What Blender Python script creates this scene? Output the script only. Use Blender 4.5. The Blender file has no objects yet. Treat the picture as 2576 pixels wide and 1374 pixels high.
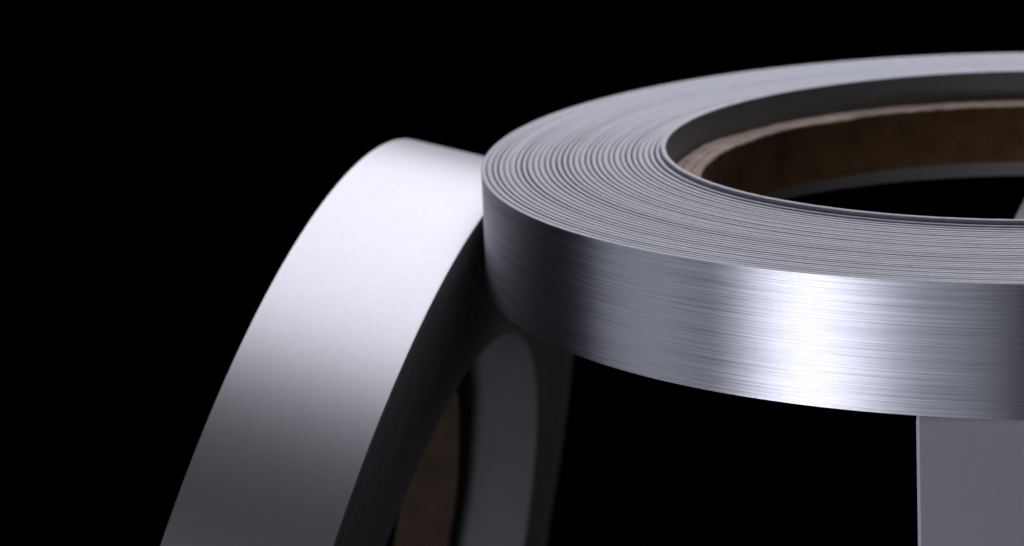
import bpy, math, random
from mathutils import Matrix, Vector, noise

S = 0.1                      # one unit of the layout = the outer radius of the lying coil = 10 cm
sc = bpy.context.scene
col = sc.collection

# ------------------------------------------------------------------ camera
cam_d = bpy.data.cameras.new('camera')
cam = bpy.data.objects.new('camera', cam_d)
col.objects.link(cam)
D, H, YAW, PITCH, ROLL, FPX = 4.9625, 1.0147, -0.1930, 0.2433, -0.0424, 6958.59
cy, sy, cp, sp = math.cos(YAW), math.sin(YAW), math.cos(PITCH), math.sin(PITCH)
fwd = Vector((sy * cp, cy * cp, -sp))
rgt = Vector((cy, -sy, 0))
up = rgt.cross(fwd)
r2 = rgt * math.cos(ROLL) + up * math.sin(ROLL)
u2 = r2.cross(fwd)
CAM = Vector((0, -D, H))
M = Matrix((r2, u2, -fwd)).transposed().to_4x4()
M.translation = CAM * S
cam.matrix_world = M
cam_d.sensor_fit = 'HORIZONTAL'
cam_d.sensor_width = 36
cam_d.lens = FPX / 2576 * 36
cam_d.clip_start = 0.02
cam_d.clip_end = 50
cam_d.dof.use_dof = True
cam_d.dof.focus_distance = (Vector((-0.22, -0.82, 0.0)) - CAM).dot(fwd) * S
cam_d.dof.aperture_fstop = 31
sc.camera = cam

# ------------------------------------------------------------------ world, exposure
w = bpy.data.worlds.new('World')
sc.world = w
w.use_nodes = True
w.node_tree.nodes['Background'].inputs[0].default_value = (0, 0, 0, 1)
w.node_tree.nodes['Background'].inputs[1].default_value = 0
sc.view_settings.view_transform = 'Standard'
sc.view_settings.look = 'None'
sc.view_settings.exposure = 0
sc.view_settings.gamma = 1
sc.render.engine = 'CYCLES'
sc.cycles.use_denoising = True
sc.cycles.max_bounces = 8


# ------------------------------------------------------------------ studio lamps (softboxes)
def softbox(name, loc, target, sx, sy_, power, colour=(0.935, 0.935, 1.0), spread=180):
    d = bpy.data.lights.new(name, 'AREA')
    d.shape = 'RECTANGLE'
    d.size = sx * S
    d.size_y = sy_ * S
    d.energy = power
    d.color = colour
    d.spread = math.radians(spread)
    o = bpy.data.objects.new(name, d)
    col.objects.link(o)
    o.location = Vector(loc) * S
    q = (Vector(target) - Vector(loc)).to_track_quat('-Z', 'Y')
    o.rotation_euler = q.to_euler()
    return o


def polar(az, el, dist):     # az: degrees from the camera's side, negative = to the left
    a, e = math.radians(az), math.radians(el)
    return Vector((math.sin(a) * math.cos(e), -math.cos(a) * math.cos(e), math.sin(e))) * dist


softbox('back_softbox', (-0.4, 2.3, 3.45), (-0.5, 0.1, 0), 4.2, 6.8, 2.1)
COOL = (0.87, 0.895, 1.0)
softbox('side_panel', polar(-72, -12.5, 5.0), (0, 0, -0.4), 2.6, 1.8, 0.175, COOL)
softbox('strip_softbox', polar(-39, -12.5, 5.0), (0, 0, -0.4), 1.7, 1.8, 1.06, (0.91, 0.92, 1.0))
softbox('front_panel', polar(-18.5, -12.5, 5.0), (0, 0, -0.4), 2.2, 1.8, 0.23, COOL)
softbox('right_softbox', polar(84, 36, 5.0), (-0.4, 0, 0), 2.4, 1.8, 0.20)


# ------------------------------------------------------------------ materials
def nt(name):
    m = bpy.data.materials.new(name)
    m.use_nodes = True
    t = m.node_tree
    return m, t, t.nodes['Principled BSDF']


def node(t, kind, **kw):
    n = t.nodes.new(kind)
    for k, v in kw.items():
        setattr(n, k, v)
    return n


def ramp(t, src, a, b, ca, cb):
    r = node(t, 'ShaderNodeMapRange')
    r.inputs[1].default_value, r.inputs[2].default_value = a, b
    r.inputs[3].default_value, r.inputs[4].default_value = ca, cb
    t.links.new(src, r.inputs[0])
    return r.outputs[0]


def mat_foil(name, rough, aniso, streak, base=(0.59, 0.592, 0.66)):
    """brushed silver foil: grain runs along the tape (u), UV in layout units"""
    m, t, b = nt(name)
    uv = node(t, 'ShaderNodeUVMap', uv_map='UVMap')
    mp = node(t, 'ShaderNodeMapping')
    t.links.new(uv.outputs[0], mp.inputs[0])
    mp.inputs['Scale'].default_value = (3.2, 620, 1)
    n1 = node(t, 'ShaderNodeTexNoise')
    n1.inputs['Scale'].default_value = 1
    n1.inputs['Detail'].default_value = 5
    n1.inputs['Roughness'].default_value = 0.7
    t.links.new(mp.outputs[0], n1.inputs['Vector'])
    mp2 = node(t, 'ShaderNodeMapping')
    t.links.new(uv.outputs[0], mp2.inputs[0])
    mp2.inputs['Scale'].default_value = (240, 900, 1)
    n2 = node(t, 'ShaderNodeTexNoise')
    n2.inputs['Scale'].default_value = 1
    n2.inputs['Detail'].default_value = 3
    t.links.new(mp2.outputs[0], n2.inputs['Vector'])
    c = ramp(t, n1.outputs[0], 0.36, 0.64, 1 - streak, 1 + streak)
    mx = node(t, 'ShaderNodeVectorMath', operation='SCALE')
    mx.inputs[0].default_value = base
    t.links.new(c, mx.inputs['Scale'])
    t.links.new(mx.outputs[0], b.inputs['Base Color'])
    b.inputs['Metallic'].default_value = 1
    t.links.new(ramp(t, n1.outputs[0], 0.3, 0.7, rough * 0.9, rough * 1.1), b.inputs['Roughness'])
    b.inputs['Anisotropic'].default_value = aniso
    b.inputs['Anisotropic Rotation'].default_value = 0.25
    tg = node(t, 'ShaderNodeTangent', direction_type='UV_MAP', uv_map='UVMap')
    t.links.new(tg.outputs[0], b.inputs['Tangent'])
    bp = node(t, 'ShaderNodeBump')
    bp.inputs['Strength'].default_value = 0.25 * streak / 0.2
    bp.inputs['Distance'].default_value = 0.00004
    ad = node(t, 'ShaderNodeMath', operation='ADD')
    t.links.new(n1.outputs[0], ad.inputs[0])
    t.links.new(n2.outputs[0], ad.inputs[1])
    t.links.new(ad.outputs[0], bp.inputs['Height'])
    t.links.new(bp.outputs[0], b.inputs['Normal'])
    return m


def mat_plain(name, base, rough, var=0.08, scale=400, spec=0.4, bump=0.15):
    m, t, b = nt(name)
    tc = node(t, 'ShaderNodeTexCoord')
    n = node(t, 'ShaderNodeTexNoise')
    n.inputs['Scale'].default_value = scale
    n.inputs['Detail'].default_value = 4
    t.links.new(tc.outputs['Object'], n.inputs['Vector'])
    mx = node(t, 'ShaderNodeVectorMath', operation='SCALE')
    mx.inputs[0].default_value = base
    t.links.new(ramp(t, n.outputs[0], 0.3, 0.7, 1 - var, 1 + var), mx.inputs['Scale'])
    t.links.new(mx.outputs[0], b.inputs['Base Color'])
    b.inputs['Roughness'].default_value = rough
    b.inputs['Specular IOR Level'].default_value = spec
    if bump:
        bp = node(t, 'ShaderNodeBump')
        bp.inputs['Strength'].default_value = bump
        bp.inputs['Distance'].default_value = 0.0001
        t.links.new(n.outputs[0], bp.inputs['Height'])
        t.links.new(bp.outputs[0], b.inputs['Normal'])
    return m


def mat_card(name, c0, c1):
    m, t, b = nt(name)
    tc = node(t, 'ShaderNodeTexCoord')
    n = node(t, 'ShaderNodeTexNoise')
    n.inputs['Scale'].default_value = 160
    n.inputs['Detail'].default_value = 8
    n.inputs['Roughness'].default_value = 0.7
    t.links.new(tc.outputs['Object'], n.inputs['Vector'])
    cr = node(t, 'ShaderNodeValToRGB')
    cr.color_ramp.elements[0].position = 0.3
    cr.color_ramp.elements[0].color = (*c0, 1)
    cr.color_ramp.elements[1].position = 0.72
    cr.color_ramp.elements[1].color = (*c1, 1)
    t.links.new(n.outputs[0], cr.inputs[0])
    t.links.new(cr.outputs[0], b.inputs['Base Color'])
    b.inputs['Roughness'].default_value = 0.9
    b.inputs['Specular IOR Level'].default_value = 0.1
    bp = node(t, 'ShaderNodeBump')
    bp.inputs['Strength'].default_value = 0.5
    bp.inputs['Distance'].default_value = 0.0003
    t.links.new(n.outputs[0], bp.inputs['Height'])
    t.links.new(bp.outputs[0], b.inputs['Normal'])
    return m


FOIL = mat_foil('brushed_foil', 0.44, 1.0, 0.42)
SATIN = mat_plain('satin_foil', (0.475, 0.474, 0.51), 0.41, 0.025, 900, 0.5, 0.02)
SATIN.node_tree.nodes['Principled BSDF'].inputs['Metallic'].default_value = 1
EDGE_SHADED = mat_plain('shaded_tape_edge', (0.185, 0.178, 0.178), 0.7, 0.06, 900, 0.2)  # leaning coil's edges: shade on its side face put into the base colour
EDGE = mat_plain('tape_edge_plastic', (0.56, 0.563, 0.635), 0.5, 0.08, 1100)
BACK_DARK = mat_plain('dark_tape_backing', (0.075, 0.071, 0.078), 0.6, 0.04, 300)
BACK = mat_plain('tape_backing', (0.135, 0.13, 0.13), 0.6, 0.05, 300)
STRIPM = mat_plain('grey_primer', (0.225, 0.218, 0.238), 0.7, 0.03, 500, 0.3, 0.02)
STRIPE = mat_plain('pale_strip_edge', (0.30, 0.295, 0.34), 0.6, 0.04, 700)
CARD = mat_card('kraft_cardboard_cut_edge', (0.28, 0.21, 0.175), (0.46, 0.365, 0.32))
CARD_SHADED = mat_card('shaded_cardboard_cut_edge', (0.05, 0.037, 0.029), (0.08, 0.06, 0.048))  # core ledge inside the leaning coil, darkened in colour for the shade there
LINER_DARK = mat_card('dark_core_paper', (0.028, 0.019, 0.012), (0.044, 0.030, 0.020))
LINER = mat_card('brown_core_paper', (0.055, 0.028, 0.011), (0.115, 0.065, 0.029))
BLACK = mat_plain('black_velvet', (0.0006, 0.0006, 0.0007), 1.0, 0.2, 50, 0.0, 0)


# ------------------------------------------------------------------ mesh helpers
class MB:
    def __init__(self):
        self.v, self.f, self.m, self.uv = [], [], [], []

    def grid(self, rows, uvrows, mat, closed=False):
        """rows: list of lists of points -> quads with their own vertices (crisp borders)"""
        b = len(self.v)
        n, k = len(rows), len(rows[0])
        for r, ur in zip(rows, uvrows):
            self.v += r
        for i in range(n - 1):
            for j in range(k - 1):
                q = (b + i * k + j, b + (i + 1) * k + j, b + (i + 1) * k + j + 1, b + i * k + j + 1)
                self.f.append(q)
                self.m.append(mat)
                self.uv += [uvrows[i][j], uvrows[i + 1][j], uvrows[i + 1][j + 1], uvrows[i][j + 1]]

    def build(self, name, mats, parent=None):
        me = bpy.data.meshes.new(name)
        me.from_pydata([tuple(Vector(p) * S) for p in self.v], [], self.f)
        for m in mats:
            me.materials.append(m)
        me.polygons.foreach_set('material_index', self.m)
        me.polygons.foreach_set('use_smooth', [True] * len(self.f))
        uvl = me.uv_layers.new(name='UVMap')
        uvl.data.foreach_set('uv', [c for p in self.uv for c in p])
        me.update()
        o = bpy.data.objects.new(name, me)
        col.objects.link(o)
        if parent:
            o.parent = parent
        return o


def sweep(mb, prof, mats, th0, th1, n, rad, hgt, vcoord=None):
    """prof: closed list of (across 0..1, z tag) turned into points by rad()/hgt(); one strip per profile edge"""
    ths = [th0 + (th1 - th0) * i / n for i in range(n + 1)]
    for e in range(len(prof)):
        p, q = prof[e], prof[(e + 1) % len(prof)]
        rows, uvr = [], []
        for t in ths:
            row, ur = [], []
            for k, c in enumerate((p, q)):
                R = rad(t, c)
                z = hgt(t, c)
                row.append((R * math.cos(t), R * math.sin(t), z))
                ur.append((R * t, z))
            rows.append(row)
            uvr.append(ur)
        mb.grid(rows, uvr, mats[e])
    # end caps
    for t in (ths[0], ths[-1]):
        b = len(mb.v)
        for c in prof:
            R = rad(t, c)
            mb.v.append((R * math.cos(t), R * math.sin(t), hgt(t, c)))
        idx = list(range(b, b + len(prof)))
        if t == ths[-1]:
            idx.reverse()
        mb.f.append(tuple(idx))
        mb.m.append(1)
        mb.uv += [(0, 0)] * len(prof)


def thing(name, label, cat, group=None):
    o = bpy.data.objects.new(name, None)
    col.objects.link(o)
    o.empty_display_size = 0.02
    o['label'] = label
    o['category'] = cat
    if group:
        o['group'] = group
    return o


def tape_coil(label, R, r, Ht, turns, core, lift, seed, mats3, core2, segs=320, fray=0.0):
    """coil lying in its own xy plane: face at z = 0, body down to z = -Ht"""
    rng = random.Random(seed)
    root = thing('tape_coil', label, 'tape coil', 'coils of silver edging tape')
    pitch = (R - r) / turns
    gaps = [rng.choice((0.12, 0.16, 0.20, 0.25, 0.30)) for _ in range(turns)]
    offs = [rng.uniform(-1, 1) * 0.0004 + (turns - 1 - k) * 0.00028 for k in range(turns)]
    phs = [rng.uniform(0, 50) for _ in range(turns)]
    for k, hk in enumerate(lift):
        offs[k] += hk
    for i in range(turns):
        nxt = offs[i + 1] if i + 1 < turns else offs[i]

        def rad(t, c, i=i):
            fr = t / (2 * math.pi)
            wob = noise.noise(Vector((math.cos(t) * 1.3, math.sin(t) * 1.3, phs[i]))) * 0.05
            g = min(0.40, max(0.05, gaps[i] + wob * (0 < i < turns - 1)))
            th = pitch * (1 - g)
            return r + pitch * (i + fr - 0.5) + th * c[0] + (pitch - th) * 0.5

        def hgt(t, c, i=i, nxt=nxt):
            fr = t / (2 * math.pi)
            # the step to the next turn is taken in the last sixth of the turn
            s = max(0.0, (fr - 0.84) / 0.16)
            s = s * s * (3 - 2 * s)
            o = offs[i] * (1 - s) + nxt * s
            o += 0.0005 * noise.noise(Vector((math.cos(t) * 2.2, math.sin(t) * 2.2, phs[i] + 9)))
            if c[2]:
                o += fray * noise.noise(Vector((math.cos(t) * 45, math.sin(t) * 45, phs[i] + c[0])))
            return o + c[1] if c[2] else -Ht + o * 0.6 + c[1]
        b = 0.15
        bz = 0.0011
        prof = [(0, 0, 0), (0, -bz, 1), (b, 0, 1), (1 - b, 0, 1), (1, -bz, 1), (1, 0, 0)]
        mats = [2, 1, 1, 1, 0, 1]
        mb = MB()
        sweep(mb, prof, mats, 0, 2 * math.pi, segs, rad, hgt)
        mb.build('tape_turn', mats3, root)
    # cardboard core with a ragged cut edge made of three plies
    rc, z1, z2 = core
    rr = r - pitch * 0.35
    mb = MB()
    wall = rr - rc
    prof = [(0, 0, 0), (0, 0, 1)]
    lev = []
    for k in range(3):
        a, e = k / 3, (k + 1) / 3
        prof += [(a + 0.03, 0.0035, 1), (e - 0.05, 0.0035, 1), (e - 0.01, 0, 1)]
    prof += [(1, 0, 0)]

    def radc(t, c):
        x = noise.noise(Vector((math.cos(t) * 40, math.sin(t) * 40, c[0] * 9))) * 0.0008
        return rc + wall * c[0] + (x if c[2] and c[0] < 0.95 else 0)

    def hgtc(t, c):
        j = noise.noise(Vector((math.cos(t) * 30, math.sin(t) * 30, c[0] * 13))) * 0.0014
        j += noise.noise(Vector((math.cos(t) * 110, math.sin(t) * 110, c[0] * 17))) * 0.0009
        j += noise.noise(Vector((math.cos(t) * 4, math.sin(t) * 4, c[0] * 3))) * 0.003
        return (-z1 + c[1] - 0.0035 + j) if c[2] else -z2 + j
    k = len(prof)
    sweep(mb, prof, [1] + [0] * (k - 3) + [1, 1], 0, 2 * math.pi, 900, radc, hgtc)
    mb.build('cardboard_core', core2, root)
    return root


# ------------------------------------------------------------------ setting
TABLE = -2.315
mb = MB()
mb.grid([[(-14, -6, TABLE), (14, -6, TABLE)], [(-14, 9, TABLE), (14, 9, TABLE)]], [[(0, 0), (1, 0)], [(0, 1), (1, 1)]], 0)
o = mb.build('tabletop', [BLACK])
o['kind'] = 'structure'
o['label'] = 'black cloth covered tabletop under the coils'
mb = MB()
mb.grid([[(-14, 9, TABLE), (14, 9, TABLE)], [(-14, 9, 9), (14, 9, 9)]], [[(0, 0), (1, 0)], [(0, 1), (1, 1)]], 0)
o = mb.build('backdrop', [BLACK])
o['kind'] = 'structure'
o['label'] = 'plain black studio backdrop behind the coils'

# ------------------------------------------------------------------ the lying coil
coil1 = tape_coil('large brushed silver tape coil lying flat in front, cardboard core in its hole',
                  1.0, 0.6647, 0.207, 32, (0.6026, 0.0396, 0.1563),
                  [0.0105, 0.0034, 0.0020, 0.0008], 3, [FOIL, EDGE, BACK], [CARD, LINER], 900, 0.00018)

# ------------------------------------------------------------------ the leaning coil
SC = 1.20
c2 = CAM + (Vector((-1.15033, -0.69212, -0.83346)) - CAM) * SC
R2, rr2, H2 = 0.97369 * SC, 0.69238 * SC, 0.23528 * SC
az, el = 1.50578, -0.21994
a = Vector((math.sin(az) * math.cos(el), -math.cos(az) * math.cos(el), math.sin(el)))
u = Vector((0, 0, 1)).cross(a).normalized()
v = a.cross(u)
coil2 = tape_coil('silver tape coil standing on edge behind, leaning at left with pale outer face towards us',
                  R2, rr2, H2, 30, (rr2 * 0.91, H2 * 0.54, H2 * 0.985), [0.0], 8, [SATIN, EDGE_SHADED, BACK_DARK], [CARD_SHADED, LINER_DARK])
M2 = Matrix((u, v, a)).transposed().to_4x4()
M2.translation = (c2 + a * (H2 / 2)) * S
coil2.matrix_world = M2

# ------------------------------------------------------------------ the bent strip that carries the lying coil
def bent_strip():
    zt = -0.2125
    yf, yb = -0.945, 0.70
    rb = 0.022
    path = [(yf, TABLE + 0.001)]
    for k in range(1, 13):
        path.append((yf, TABLE + (zt - rb - TABLE) * k / 12))
    for k in range(1, 13):
        t = math.pi / 2 * k / 12
        path.append((yf + rb - rb * math.cos(t), zt - rb + rb * math.sin(t)))
    for k in range(1, 10):
        path.append((yf + rb + (yb - yf - 2 * rb) * k / 9, zt))
    for k in range(1, 13):
        t = math.pi / 2 * k / 12
        path.append((yb - rb + rb * math.sin(t), zt - rb + rb * math.cos(t)))
    for k in range(1, 9):
        path.append((yb, zt - rb - (zt - rb - TABLE - 0.001) * k / 8))
    n = len(path)
    nor = []
    for i in range(n):
        p, q = path[max(0, i - 1)], path[min(n - 1, i + 1)]
        d = Vector((q[0] - p[0], q[1] - p[1])).normalized()
        nor.append(Vector((-d.y, d.x)))
    wd, th = 0.285, 0.011
    ch = 0.0055                                    # trimmed edge of the strip

    def pt(i, x, depth):
        y, z = path[i]
        y -= nor[i].x * depth
        z -= nor[i].y * depth
        X = -0.1772 + 0.104 * (y + 0.945) + x
        if y < -0.85 and z < -0.2:
            X += 0.0085 * (-0.2 - z)
        return (X, y, z)
    prof = [(0.0, th), (0.0, ch), (ch * 1.0, 0.0), (wd - ch, 0), (wd, ch), (wd, th)]
    mats = [1, 1, 0, 1, 1, 0]
    mb = MB()
    ln = [0]
    for i in range(1, n):
        ln.append(ln[-1] + math.hypot(path[i][0] - path[i - 1][0], path[i][1] - path[i - 1][1]))
    for e in range(6):
        p, q = prof[e], prof[(e + 1) % 6]
        mb.grid([[pt(i, *p), pt(i, *q)] for i in range(n)], [[(ln[i], p[0]), (ln[i], q[0])] for i in range(n)], mats[e])
    return mb.build('tape_strip', [STRIPM, STRIPE])


st = bent_strip()
st['label'] = 'loose grey tape strip hanging straight down under the flat coil at lower right'
st['category'] = 'tape strip'
